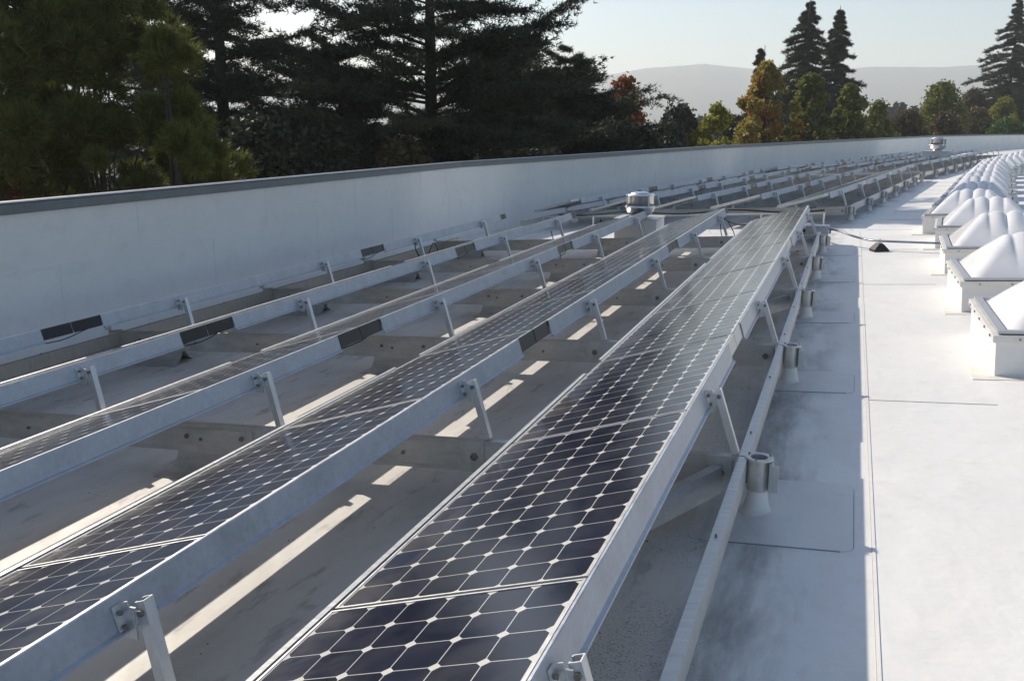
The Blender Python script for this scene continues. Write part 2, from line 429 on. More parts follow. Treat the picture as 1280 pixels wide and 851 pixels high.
# seams and patches of the roof membrane ---------------------------------
def strip_on(name, mat, sec, rects, h=.004):
    mb = MB(); lt = []
    for (s0, s1, l0, l1) in rects:
        q = [P(sec, s0, l0, h), P(sec, s0, l1, h), P(sec, s1, l1, h), P(sec, s1, l0, h)]
        b_ = [Vector((x.x, x.y, x.z-h-.002)) for x in q]
        mb.hexa(b_ + q); lt += [l0, l1, l1, l0]*2
    me = mb.mesh(name, mat); lat_attr(me, lt)
    o = bpy.data.objects.new(name, me); link(o); tag(o, kind='structure'); return o
NB = 2.355
def node_a(k): return -.41 + NB*k
lap = []
strip_on('roof_lap', M_roof, 0, [(A(-3), A(14.2), .762, .775)], .0035)
seams0 = [(A(-3), A(14.2), .760, .7622)]
for a_ in (3.9, 8.6, 11.7): seams0.append((A(a_), A(a_)+.003, .7625, 1.5))
strip_on('roof_seam', M_seam, 0, [(s0, s1, l0, l1) for s0, s1, l0, l1 in seams0], .003)
seams1 = [(s, s+.005, .8, 1.5) for s in np.arange(.5, 17, 1.9)]
strip_on('roof_seam', M_seam, 1, seams1, .003)
def patch(sec, s, l0, l1, w_, seedv):
    h = .005; mb = MB(); s0, s1 = s-w_/2, s+w_/2; pts = []
    r_ = .05; n = 4
    for (cs, cl, a0) in ((s0+r_, l0+r_, 180), (s0+r_, l1-r_, 270), (s1-r_, l1-r_, 0), (s1-r_, l0+r_, 90)):
        for k in range(n+1):
            t_ = R(a0 + 90*k/n); pts.append((cs + r_*math.sin(t_ + math.pi/2)*(-1 if False else 1)*0 + 0, 0)) if False else None
    loop = []
    for (cs, cl, q) in ((s0+r_, l0+r_, 2), (s0+r_, l1-r_, 3), (s1-r_, l1-r_, 0), (s1-r_, l0+r_, 1)):
        for k in range(n+1):
            t_ = (q + k/n)*math.pi/2
            loop.append((cs + r_*math.sin(t_) if True else 0, cl + r_*math.cos(t_)))
    # order: walk around using angle of (dl, ds)
    cx = (s0+s1)/2; cy = (l0+l1)/2
    loop = sorted(set((round(a, 5), round(b_, 5)) for a, b_ in loop), key=lambda q: math.atan2(q[0]-cx, (q[1]-cy)))
    top = [P(sec, a, b_, h) for a, b_ in loop]; bot = [P(sec, a, b_, -.002) for a, b_ in loop]; m = len(top)
    mb.add(bot + top, [tuple(range(m, 2*m))] + [(i, (i+1) % m, m+(i+1) % m, m+i) for i in range(m)])
    me = mb.mesh('membrane_patch', M_patch); lat_attr(me, [q[1]+.1 for q in loop]*2)
    o = bpy.data.objects.new('membrane_patch', me); link(o); tag(o, kind='structure')
    # dirt gathered along the near and outer edges of the patch
    strip_on('membrane_patch_edge', M_seam2, sec, [(s0-.0035, s0-.001, l0+.12, l1-.05), (s0+.05, s1-.06, l1+.001, l1+.0025)], .003)
for k in range(6): patch(0, A(node_a(k)+.02), .02, .69, .78 if k == 1 else .55, k)

rgd = np.random.default_rng(99); db = MB()
for _ in range(260):
    a_ = rgd.uniform(-1.2, 11); l_ = rgd.choice([rgd.normal(-.45, .30), rgd.normal(-1.7, .5), rgd.uniform(-3.2, .6), rgd.normal(.35, .2)])
    if l_ > .12 and rgd.random() > .12 or l_ > .5: continue
    q = P(0, A(a_), l_, .0035); r_ = rgd.uniform(.002, .007); t0 = rgd.uniform(0, 6.28); n_ = 5
    ring = [q + Vector((math.cos(t0+k*1.257)*r_*rgd.uniform(.5, 1.3), math.sin(t0+k*1.257)*r_*rgd.uniform(.5, 1.8), rgd.uniform(-.001, .003))) for k in range(n_)]
    top_ = q + Vector((0, 0, r_*.5)); db.add(ring + [top_], [(k, (k+1) % n_, n_) for k in range(n_)])
do = db.build('leaf_litter', plain('dry_leaf_crumbs', (.09, .07, .05), .9)); tag(do, 'scattered crumbs of dry leaves and grit on the roof under the rows', 'litter', kind='stuff')

# ------------------------------------------------------------------ solar modules
NROW = 5; WROW = 1.196; TILT = .299; HTOP = CZ - 1.143 - zr(0)     # height of the top edge over the roof at l=0
MP = 1.572
def module_mesh():
    fr = MB(); e = .009; T = .046
    fr.box(-PW, 0, 0, e*.8, -T, 0); fr.box(-PW, 0, PL-e*.8, PL, -T, 0)
    fr.box(-e, 0, e, PL-e, -T, 0); fr.box(-PW, -PW+e, e, PL-e, -T, 0)
    fr.box(-e-.022, -e, e, PL-e, -T, -T+.002); fr.box(-PW+e, -PW+e+.022, e, PL-e, -T, -T+.002)
    f = fr.mesh('frame', M_frame)
    g = MB(); g.box(-PW+e, -e, e, PL-e, -.0085, -.0025); g.m[0] = 1
    c = g.mesh('cell_sheet', [M_cell, M_white_back])
    sl_ = MB(); sl_.box(-PW+.004, -.004, PL+.0005, PL+.0165, -.030, -.012); global MS; MS = sl_.mesh('gap_shade_strip', M_black)  # black strip standing in for the shade in the gap between panels
    j = MB(); j.box(-.16, -.05, PL/2-.06, PL/2+.06, -.032, -.0085)
    jb = j.mesh('junction_box', M_black)
    return f, c, jb
MF, MC, MJ = module_mesh()
ORD = ['nearest', 'second', 'third', 'fourth', 'fifth', 'sixth', 'seventh', 'eighth', 'ninth', 'tenth', 'eleventh', 'twelfth', 'thirteenth', 'fourteenth', 'fifteenth', 'sixteenth']
ROWN = ['rightmost row beside the walkway', 'second row from the right', 'middle row', 'fourth row from the right', 'leftmost row beside the parapet']
ROWS_ = ['rightmost row', 'second row from the right', 'middle row', 'fourth row from the right', 'leftmost row']
BLKS = ['near block', 'middle block', 'far block']
BLK = ['near block', 'middle block beyond the gap', 'far block by the curve']
def rec(sec, j, s0, i):
    l = -WROW*j
    o = thing('solar_panel', '%s panel of the %s, %s' % (ORD[i], ROWN[j], BLKS[sec]), 'solar panel',
              P(sec, s0 + i*MP, l, HTOP), (0, -TILT, -HD[sec]), 'dark solar panels in tilted rows')
    for nm, me in (('frame', MF), ('cell_sheet', MC), ('junction_box', MJ), ('gap_shade_strip', MS)):
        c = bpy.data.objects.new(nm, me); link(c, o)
        if nm == 'frame': pass
        if nm == 'cell_sheet': pass
    # tiny mounting differences between neighbours
    o.rotation_euler.y += rng.normal(0, .0012); o.location.z += rng.normal(0, .0008)
    return o
ROWS = []     # (sec, j, s_start, count, face_from)
for j in range(NROW): ROWS.append((0, j, A(-MP*(3 if j in (0,) else 1)) if j else A(-MP), 9 if True else 8, 0))
ROWS = [(0, j, A(-MP*1), 9, 0) for j in range(NROW)]
for j in range(NROW): ROWS.append((1, j, 1.0, 10, 0))
for j in range(NROW): ROWS.append((2, j, 1.0, 16, 0))
for sec, j, s0, cnt, ff in ROWS:
    for i in range(cnt): rec(sec, j, s0, i)

# ------------------------------------------------------------------ row racks: rear deflectors, front rail, legs
FH = .108; FX = lambda n: n*math.cos(TILT) + Vector((0,0,math.sin(TILT))); FY = lambda n: Vector((0,0,math.cos(TILT))) - n*math.sin(TILT)
def deflector(parent, sec, s0, s1, l, h, x):
    """folded sheet, outer face facing the walkway"""
    mb = MB(); d, n = unit(HD[sec])
    a_ = P(sec, s0, l, h) - parent.location; b_ = P(sec, s1, l, h) - parent.location
    prof = [(.003, .000), (.011, .000), (.014, -.003), (.014, -.010), (.014, -.012), (.014, -FH+.014), (.024, -FH+.006), (.024, -FH), (.004, -FH), (.004, -FH+.004), (.010, -FH+.012), (.010, -.012), (.003, -.006)]
    mb.prism(prof, a_, b_, FX(n), FY(n))
    return mb.build('rear_deflector', M_galv, parent)
def small_bolts(parent, pts, nrm, r_=.009, name='bolt'):
    for p in pts:
        mb = MB(); mb.tube([Vector(p), Vector(p) + Vector(nrm)*.010], r_, 6); mb.build(name, M_bolt, parent)
GAP = .29
for sec, j, s0, cnt, ff in ROWS:
    l = -WROW*j; h = HTOP; d, n = unit(HD[sec]); s1 = s0 + cnt*MP - .013
    base = P(sec, s0, l, 0)
    rk = thing('panel_rack', 'silver rack under the %s, %s' % (ROWS_[j], BLKS[sec]), 'rack', base, (0, 0, 0), 'silver racks under the panel rows')
    loc = lambda s, l_, h_: P(sec, s, l_, h_) - base
    # deflector pieces, three panels long with a gap at each third joint
    cuts = []
    if sec == 0: js = [A(-1.57+.0), A(3.144), A(7.86), A(12.576)]; a0 = s0
    else: js = [s0 + ff*MP] + [s0 + ff*MP + 4.716*k for k in range(1, 5)]; a0 = js[0]
    prev = s0 if sec == 0 else s0 + ff*MP
    if sec == 1: prev += .45
    for q in js[1:] + [s1 + 5]:
        e = min(q - GAP, s1 - (.0 if j == 0 else .28))
        if e - prev > .3: deflector(rk, sec, prev, e, l, h, 0)
        g1 = min(q + GAP, s1) if q < s1 else s1
        if g1 > e + .1:
            for ga, gb in ((e+.004, (e+g1)/2-.006), ((e+g1)/2+.006, g1-.004)):
                mb = MB(); mb.prism([(.001, -.004), (.006, -.004), (.006, -.085), (.001, -.085)], loc(ga, l, h), loc(gb, l, h), FX(n), FY(n))
                mb.build('joint_plate', M_beam if j == 0 else M_gloss, rk)  # bounced light put into the plate colour: pale beside the walkway, black elsewhere
        prev = q + GAP
        if prev > s1 - .4: break
    # front rail along the low edge, broken at the same joints
    cl = l - PW*math.cos(TILT); hl = (CZ - 1.143 - SL*WROW*j - PW*math.sin(TILT)) - zr(cl)
    prev = s0
    for q in js[1:] + [s1 + 5]:
        e = min(q - .04 - (.27 if sec == 0 else .02), s1)
        if e > prev + .2:
            mb = MB(); mb.prism([(-.024, .001), (-.020, .004), (-.004, .004), (-.004, -.046), (-.024, -.046)], loc(prev, cl, hl), loc(e, cl, hl), n, (0, 0, 1))
            mb.build('front_rail', M_alu, rk)
        prev = q + .04
        if prev > s1 - .4: break
    # cross tubes under the panels at each node, legs behind
    ns = [A(node_a(k)) for k in range(6)] if sec == 0 else [2.405 + NB*k for k in range(7)] if sec == 1 else [2.405 + NB*k for k in range(10)]
    for s in ns:
        if s < s0 - .1 or s > s1 + .1: continue
        # leg: channel from the deflector down to the cross beam
        top = loc(s+.05, l+.055, h-.028); bot = loc(s+.01, l+.155, .262)
        lg = MB(); ax = (bot - top).normalized(); X = d; Y = ax.cross(X).normalized()
        if Y.dot(n) < 0: Y = -Y
        w2 = .019
        prof = [(-w2, 0), (-.010, 0), (-.010, .004), (-w2+.004, .004), (-w2+.004, .028), (w2-.004, .028), (w2-.004, .004), (.010, .004), (.010, 0), (w2, 0), (w2, .032), (-w2, .032)]
        lg.prism(prof, top, bot, X, -Y if False else Y*1.0)
        lo_ = lg.build('leg', M_leg, rk)
        br = MB()
        c0 = loc(s-.020, l+.022, h-.022)
        br.prism([(0, 0), (.034, 0), (.034, .028), (.030, .028), (.030, .004), (0, .004)], c0, c0 - FY(n)*.082, d, FX(n))
        br.prism([(-.006, 0), (.0, 0), (.0, .05), (-.006, .05)], loc(s+.018, l+.022, h-.03), loc(s+.018, l+.022, h-.03) + Vector((0,0,-.092)), d, n)
        brk = br.build('bracket', M_leg, lo_)
        small_bolts(brk, [c0 + d*.016 + n*.006 - FY(n)*.02, c0 + d*.016 + n*.006 - FY(n)*.06], n, .007)
        if sec < 2: small_bolts(lo_, [top + ax*.03 + Y*.016 - d*.0185], -d, .010)
        # short front foot under the low edge
        ft = MB(); ft.bar(loc(s, cl+.03, hl-.05), loc(s, cl+.03, .262), .05, .03, d); ft.build('front_foot', M_leg, rk)
        # rafter under the panels from low edge to high edge
        rf = MB(); rf.bar(loc(s, cl+.02, hl-.062), loc(s, l+.0, h-.062), .03, .028); rf.build('rafter', M_alu, rk)
    # cables slung under the joints
    for q in js[1:-1] if sec == 0 else js[:3]:
        if q > s1 - .3: continue
        cb = MB(); pts = []
        for k in range(11):
            f = k/10; pts.append(loc(q - .45 + .9*f, l - .05 + .02*math.sin(9*f+j), h - .08 - .06*math.sin(math.pi*f)*(.7+.3*math.sin(3*f+q))))
        cb.tube(pts, .004, 5); cb.build('cable', M_black, rk)
# ------------------------------------------------------------------ cross beams on stands
M_dark = M_bolt
def cross_beam(sec, s, lab, l0=-5.50, l1=.17, stands=(-.45, -2.63, -4.97), brace=False):
    base = P(sec, s, 0, 0); d, n = unit(HD[sec]); o = thing('cross_beam', lab, 'beam', base, (0,0,0), 'cross beams under the panel rows')
    loc = lambda ds, l_, h_: P(sec, s+ds, l_, h_) - base
    mb = MB(); th = .004; H0, H1_ = .100, .258
    # C channel: web facing the camera side, flanges behind
    prof = [(0, 0), (.045, 0), (.045, th), (th, th), (th, H1_-H0-th), (.045, H1_-H0-th), (.045, H1_-H0), (0, H1_-H0)]
    mb.prism(prof, loc(-.02, l0, H0), loc(-.02, l1, H0), d, (0, 0, 1))
    # raised ribs rolled along the top and bottom of the web
    for hh in (H0+.012, H1_-.018):
        mb.prism([(-.003, 0), (.0, 0), (.0, .007), (-.003, .007)], loc(-.0205, l0, hh), loc(-.0205, l1, hh), d, (0, 0, 1))
    bm_ = mb.build('channel', M_beam, o)
    bolts = [loc(-.021, l_, H0+.075) for l_ in np.arange(l0+.3, l1, .62)]
    small_bolts(bm_, bolts, -d, .010)
    for q in stands:
        st = MB(); hw = .25
        # folded foot: plate on the web, then flaring out to the roof on both sides
        for sg, y0 in ((-1, -.0245), (1, .0295)):
            prof = [(y0, .235), (y0, .09), (y0+sg*.012, .065), (y0+sg*.045, .030), (y0+sg*.085, .010), (y0+sg*.105, .004),
                    (y0+sg*.105, .0015), (y0+sg*.083, .006), (y0+sg*.043, .026), (y0+sg*.009, .062), (y0-sg*.003, .09), (y0-sg*.003, .235)]
            st.prism(prof, loc(0, q-hw, 0), loc(0, q+hw, 0), d, (0, 0, 1))
        so = st.build('stand', M_beam, o)
        small_bolts(so, [loc(-.025, q-.18, .19), loc(-.025, q+.18, .19)], -d, .014)
        pd = MB(); pd.box(0, 0, 0, 0, 0, 0) if False else None
        a_, b_ = loc(0, q-hw-.04, .003), loc(0, q+hw+.04, .003)
        pd.prism([(-.19, 0), (.19, 0), (.19, .004), (-.19, .004)], a_, b_, d, (0, 0, 1)); pd.build('slip_sheet', M_beam, o)
    # end plate where the beam meets the rail
    for j in range(NROW):
        lp_ = -WROW*j + .10
        pl = MB(); pl.prism([(-.008, 0), (-.002, 0), (-.002, .16), (-.008, .16)], loc(-.022, lp_-.06, H0), loc(-.022, lp_+.06, H0), d, (0, 0, 1))
        po = pl.build('bracket_plate', M_alu, o)
        small_bolts(po, [loc(-.031, lp_+.01, H0+.08)], -d, .020)
    if brace:
        br = MB(); a_ = loc(-.045, .12, .14); b_ = loc(-1.22, -.42, .14)
        ax = (b_-a_).normalized(); X = ax.cross(Vector((0,0,1))).normalized()
        br.prism([(0, -.05), (.045, -.05), (.045, -.046), (.004, -.046), (.004, .072), (.045, .072), (.045, .076), (0, .076)], a_, b_, X, (0, 0, 1))
        br.build('diagonal_brace', M_beam, o)
    return o
for k in range(6):
    lab = '%s cross beam in the near block%s' % (ORD[k], ', with a diagonal brace' if k % 2 else ' on folded stands')
    if k == 0: lab = 'nearest cross beam in the near block, mostly below the frame of the picture'
    cross_beam(0, A(node_a(k)), lab, brace=(k % 2 == 1))
for k in range(7): cross_beam(1, 2.405 + NB*k, '%s cross beam in the middle block beyond the gap' % ORD[k], stands=(-.45, -2.63, -4.97) if k < 3 else ())
for k in range(10): cross_beam(2, 2.405 + NB*k, '%s cross beam in the far block by the curve' % ORD[k], stands=())

# ------------------------------------------------------------------ posts and edge rails
def make_post():
    o = thing('roof_post', 'tmp', 'post', (0,0,0), (0,0,0), 'flashed posts along the rails')
    cn = MB(); cn.lathe([(.085, .0), (.085, .005), (.066, .008), (.056, .03), (.047, .075), (.040, .115), (.038, .14)], n=28)
    cn.build('flashing_cone', M_curb, o, smooth=True)
    cy = MB(); cy.lathe([(.040, .105), (.048, .105), (.050, .112), (.050, .245), (.046, .250), (.038, .250), (.036, .12)], n=28)
    # collar of the clamp with its open top ring
    cy.lathe([(.038, .248), (.061, .248), (.063, .250), (.063, .256), (.061, .258), (.041, .258), (.038, .256), (.038, .248)], n=28)
    c_ = cy.build('pipe_clamp', M_alu, o, smooth=True)
    m2 = c_.modifiers.new('es', 'EDGE_SPLIT'); m2.split_angle = R(35)
    br = MB()
    br.box(.048, .056, -.045, .015, .115, .244); br.box(.056, .064, -.052, .012, .110, .244); br.box(.064, .090, -.058, -.050, .118, .242); br.box(.052, .066, -.058, -.050, .118, .242)
    b2 = br.build('clamp_plates', M_leg, o, bevel=.001)
    mb = MB()
    for a_ in (30, 150, 260):
        mb = MB(); mb.tube([(.053*math.cos(R(a_)), .053*math.sin(R(a_)), .257), (.053*math.cos(R(a_)), .053*math.sin(R(a_)), .265)], .005, 6)
        mb.build('bolt', M_bolt, c_)
    return o
post0 = make_post(); used = [False]
def place_post(sec, s, l, lab):
    o = post0 if not used[0] else copy_tree(post0); used[0] = True
    o.location = P(sec, s, l, 0); o.rotation_euler = (0, 0, -HD[sec] + (math.pi if l < -3 else 0)); o['label'] = lab
def nodes(sec): return [A(node_a(k)) for k in range(6)] if sec == 0 else [2.405 + NB*k for k in range(7)] if sec == 1 else [2.405 + NB*k for k in range(10)]
for sec in range(3):
    for i, s in enumerate(nodes(sec)):
        place_post(sec, s, .275, '%s flashed post on the walkway side of the %s' % (ORD[i], BLK[sec]))
        if sec < 2: place_post(sec, s, -5.43, '%s flashed post on the parapet side of the %s' % (ORD[i], BLK[sec]))
def edge_rail(sec, s0, s1, l, lab, flip=1):
    base = P(sec, s0, l, 0); d, n = unit(HD[sec]); n = n*flip
    o = thing('edge_rail', lab, 'rail', base, (0,0,0), 'long edge rails joining the posts')
    ns = [q for q in nodes(sec) if s0 < q < s1]; cuts = [s0] + ns + [s1]
    for a_, b_ in zip(cuts[:-1], cuts[1:]):
        mb = MB(); A_ = P(sec, a_+.006, l, .135) - base; B_ = P(sec, b_-.006, l, .135) - base
        mb.prism([(-.020, 0), (.020, 0), (.020, .120), (-.020, .120), (-.020, .115), (.015, .115), (.015, .005), (-.020, .005)][::flip], A_, B_, n, (0,0,1))
        ro = mb.build('channel', M_alu, o)
        small_bolts(ro, [P(sec, q, l, .2545) - base for q in np.arange(a_+.35, b_, 1.1)], (0,0,1), .005)
    return o
edge_rail(0, A(-1.2), A(11.8), .205, 'silver rail along the walkway side of the near block')
edge_rail(1, 2.2, 17.2, .205, 'silver rail along the walkway side of the middle block')
edge_rail(2, .6, 25.0, .205, 'silver rail along the walkway side of the far block')
edge_rail(0, A(-1.2), A(12.0), -5.36, 'silver rail beside the parapet in the near block', -1)
edge_rail(1, .0, 17.2, -5.36, 'silver rail beside the parapet in the middle block', -1)

# ------------------------------------------------------------------ skylights
DW, DL = 1.30, 1.42          # curb: across, along
def dome_mesh():
    W_, L_ = DW-.17, DL-.15; nu, nv = 64, 96; V = np.zeros((nu+1, nv+1, 3))
    for i in range(nu+1):
        u_ = -1 + 2*i/nu
        for j in range(nv+1):
            v_ = -1 + 2*j/nv
            x = v_*W_/2; y = u_*L_/2
            a = 1 - abs(u_)                          # slope front/back
            e = (1 - abs(v_))*W_/2/.36               # hip ends
            a_r = 1 - math.sqrt(u_*u_ + .012) + .05*(1-u_*u_)
            k = .24; hh = min(a_r, e) - max(k - abs(a_r - e), 0)**2/(4*k)
            inside = max(0, min(1, (e-.75)/.5))
            ph = (x + .36)/.18
            sc_ = abs(math.sin(math.pi*ph))**.7      # lobes running down both slopes
            hh = hh*(1 - .16*inside*(1-sc_)*min(1, max(0, hh*1.6)))
            hh = max(0, hh)**.92
            V[i, j] = (x, y, .37*hh)
    F = [(i*(nv+1)+j, i*(nv+1)+j+1, (i+1)*(nv+1)+j+1, (i+1)*(nv+1)+j) for i in range(nu) for j in range(nv)]
    return tri_mesh('dome', V.reshape(-1, 3), F, M_dome, True)
def make_skylight():
    o = thing('skylight', 'tmp', 'skylight', (0,0,0), (0,0,0), 'white domed skylights in a curving line')
    cb = MB(); Hc = .27; w2, l2 = DW/2, DL/2
    k_ = .02
    cb.hexa([(-w2-.03,-l2-.03,-.05),(w2+.03,-l2-.03,-.05),(w2+.03,l2+.03,-.05),(-w2-.03,l2+.03,-.05),(-w2,-l2,.012),(w2,-l2,.012),(w2,l2,.012),(-w2,l2,.012)])
    cb.box(-w2, w2, -l2, l2, .010, Hc)
    me = cb.mesh('curb', M_curb); lat_attr(me, [3.0]*len(me.vertices)); c_ = bpy.data.objects.new('curb', me); link(c_, o)
    mm = c_.modifiers.new('b', 'BEVEL'); mm.width = .006; mm.segments = 2
    # membrane apron spread over the roof round the curb, corner pieces of stained flashing
    fl = MB(); e = .14
    fl.box(-w2-e, -w2+.02, -l2-.10, -l2+.25, -.002, .005); fl.box(-w2+.02, w2, -l2-.09, -l2+.02, -.002, .004)
    me = fl.mesh('corner_flashing', M_seamy); lat_attr(me, [3.0]*len(me.vertices)); f_ = bpy.data.objects.new('corner_flashing', me); link(f_, o)
    fr = MB(); a = .045
    for (x0, x1, y0, y1) in ((-w2-.02, w2+.02, -l2-.02, -l2+a), (-w2-.02, w2+.02, l2-a, l2+.02), (-w2-.02, -w2+a, -l2+a, l2-a), (w2-a, w2+.02, -l2+a, l2-a)):
        fr.box(x0, x1, y0, y1, Hc-.035, Hc+.012)
    f0 = fr.build('retaining_frame', M_whitemetal, o, bevel=.003)
    fr = MB(); a2 = .07; i = .012
    for (x0, x1, y0, y1) in ((-w2+i, w2-i, -l2+i, -l2+a2), (-w2+i, w2-i, l2-a2, l2-i), (-w2+i, -w2+a2, -l2+a2, l2-a2), (w2-a2, w2-i, -l2+a2, l2-a2)):
        fr.box(x0, x1, y0, y1, Hc+.018, Hc+.038)
    fr.build('clamp_bar', M_frame, o, bevel=.003)
    gs = MB(); gs.box(-w2+.02, w2-.02, -l2+.02, l2-.02, Hc+.010, Hc+.019); gs.build('gasket', M_black, o)
    for k in range(5):
        y = -l2 + .12 + k*(DL-.24)/4; x = -w2 + .14 + k*(DW-.28)/4
        for p0, p1, r_ in (((-w2-.018, y), (-w2-.028, y), .010), ((x, -l2-.018), (x, -l2-.028), .008)):
            sc_ = MB(); sc_.tube([(*p0, Hc-.012), (*p1, Hc-.012)], r_, 8); sc_.build('screw', M_bolt, f0)
    dm = bpy.data.objects.new('dome', dome_mesh()); link(dm, o); dm.location = (0, 0, Hc+.020)
    return o
m_, t, b = newmat('stained_flashing'); M_seamy = m_
t.links.new(mixc(t, ramp(t, noise(t, coords(t), 9, 5, .7), .35, .65), (.76, .735, .69), (.66, .61, .53)), b.inputs['Base Color']); b.inputs['Roughness'].default_value = .7
M_whitemetal = metal('white_coated_metal', (.72, .70, .66), .4, .25, 6, .05)
sk0 = make_skylight(); first = True
sk = []
for k in range(5): sk.append((0, A(5.30 + NB*k - NB*0), 1.565 + DW/2))
spots = [(0, A(5.32 + NB*k)) for k in range(4)] + [(1, .45 + NB*k) for k in range(7)] + [(2, .2 + NB*k) for k in range(15)]
spots = [(0, A(2.96))] + spots
tw = ['', 'second', 'third', 'fourth', 'fifth', 'sixth', 'seventh', 'eighth', 'ninth', 'tenth', 'eleventh', 'twelfth', 'thirteenth', 'fourteenth', 'fifteenth', 'sixteenth', 'seventeenth', 'eighteenth', 'nineteenth', 'twentieth', 'twenty-first', 'twenty-second', 'twenty-third', 'twenty-fourth', 'twenty-fifth', 'twenty-sixth']
spots = spots[1:]
for i, (sec, s) in enumerate(spots):
    o = sk0 if i == 0 else copy_tree(sk0)
    fan = [0, .02, .10, .20, .15, .12, .09, .06, .03]; trn = [0, 0, 2.5, 5, 0]      # the line begins to turn before the corner
    o.location = P(sec, s, 1.565 + DW/2 + (fan[i] if i < len(fan) else 0), 0); o.rotation_euler = (0, -math.atan(SL), -HD[sec] - R(trn[i] if i < len(trn) else 0))
    o['label'] = 'nearest white skylight, cut off by the right edge of the picture' if i == 0 else '%s white domed skylight counted from the near end' % tw[i]

# ------------------------------------------------------------------ roof vents, conduit, gap fittings
def make_vent(sec, s, l, lab, sc_=1.0, turned=0):
    base = P(sec, s, l, 0); o = thing('roof_vent', lab, 'vent', base, (0, 0, -HD[sec]+turned), 'domed metal vents on white curbs')
    cb = MB(); cb.box(-.36*sc_, .36*sc_, -.36*sc_, .36*sc_, -.08, .50*sc_)
    me = cb.mesh('curb', M_curb); lat_attr(me, [3.0]*8); c_ = bpy.data.objects.new('curb', me); link(c_, o)
    cp = MB(); cp.box(-.38*sc_, .38*sc_, -.38*sc_, .38*sc_, .50*sc_, .525*sc_); cp.build('curb_cap', M_alu, o, bevel=.004)
    z = .525*sc_; k = sc_
    bd = MB(); bd.lathe([(.13*k, z), (.14*k, z+.05*k), (.20*k, z+.06*k), (.235*k, z+.10*k), (.25*k, z+.16*k), (.265*k, z+.17*k), (.265*k, z+.18*k), (.25*k, z+.19*k), (.25*k, z+.20*k)], n=40)
    bd.build('bowl', M_vent, o, smooth=True)
    dr = MB(); dr.lathe([(.222*k, z+.185*k), (.232*k, z+.19*k), (.235*k, z+.36*k), (.25*k, z+.365*k), (.252*k, z+.378*k), (.235*k, z+.385*k), (.17*k, z+.39*k), (.165*k, z+.405*k), (.12*k, z+.425*k), (0, z+.43*k)], n=40)
    dr.build('drum', M_vent, o, smooth=True)
    for q in range(4):
        st = MB(); a_ = R(45 + 90*q); st.bar((.262*k*math.cos(a_), .262*k*math.sin(a_), z+.16*k), (.262*k*math.cos(a_), .262*k*math.sin(a_), z+.39*k), .03*k, .012*k, (math.cos(a_), math.sin(a_), 0))
        st.build('strap', M_alu, o)
    return o
make_vent(0, A(12.45), -2.50, 'spun metal roof vent on a white curb in the gap between panel blocks', .9)
make_vent(2, 13.0, -1.3, 'distant shiny metal roof vent near the curve of the parapet', 1.4)
# conduit across the walkway, resting on a black pyramid block
cd = MB(); 
cpts = [P(0, A(12.30), .30, .24), P(0, A(12.20), .45, .22), P(0, A(12.0), .62, .175), P(0, A(11.86), .80, .135), P(0, A(11.62), 1.0, .13), P(0, A(11.22), 1.76, .13)]
def smoothpts(pts, n=5):
    out = []
    for i in range(len(pts)-1):
        p0 = pts[max(i-1, 0)]; p1 = pts[i]; p2 = pts[i+1]; p3 = pts[min(i+2, len(pts)-1)]
        for k in range(n):
            t_ = k/n; out.append(.5*((2*p1) + (p2-p0)*t_ + (2*p0-5*p1+4*p2-p3)*t_**2 + (3*p1-p0-3*p2+p3)*t_**3))
    return out + [pts[-1]]
base = cpts[0].copy(); base.z = zr(.3)
co_ = thing('conduit', 'blue grey pipe crossing the walkway from the rail to a skylight', 'pipe', base)
for dy in (0, .035):
    cd = MB(); cd.tube([p - base + unit(H1)[0]*dy for p in smoothpts(cpts)], .013, 8); cd.build('pipe', M_pipe, co_, smooth=True)
q = P(0, A(11.55), 1.0, 0)
pb = thing('pipe_support', 'black rubber pyramid block holding the pipe on the walkway', 'support block', q, (0, 0, -H1+.35))
mb = MB(); mb.add([(-.10,-.10,-.004),(.10,-.10,-.004),(.10,.10,-.004),(-.10,.10,-.004),(-.10,-.10,.03),(.10,-.10,.03),(.10,.10,.03),(-.10,.10,.03),(-.028,-.07,.108),(.028,-.07,.108),(.028,.07,.108),(-.028,.07,.108)],
    [(0,3,2,1),(0,1,5,4),(1,2,6,5),(2,3,7,6),(3,0,4,7),(4,5,9,8),(5,6,10,9),(6,7,11,10),(7,4,8,11),(8,9,10,11)])
mb.build('block', M_black, pb, bevel=.006)
mb = MB(); mb.bar((-.03, 0, .112), (.03, 0, .112), .04, .010); mb.tube([(-.02, 0, .11), (-.022, 0, .15), (0, 0, .17), (.022, 0, .15), (.02, 0, .11)], .004, 6); mb.build('strap', M_alu, pb)
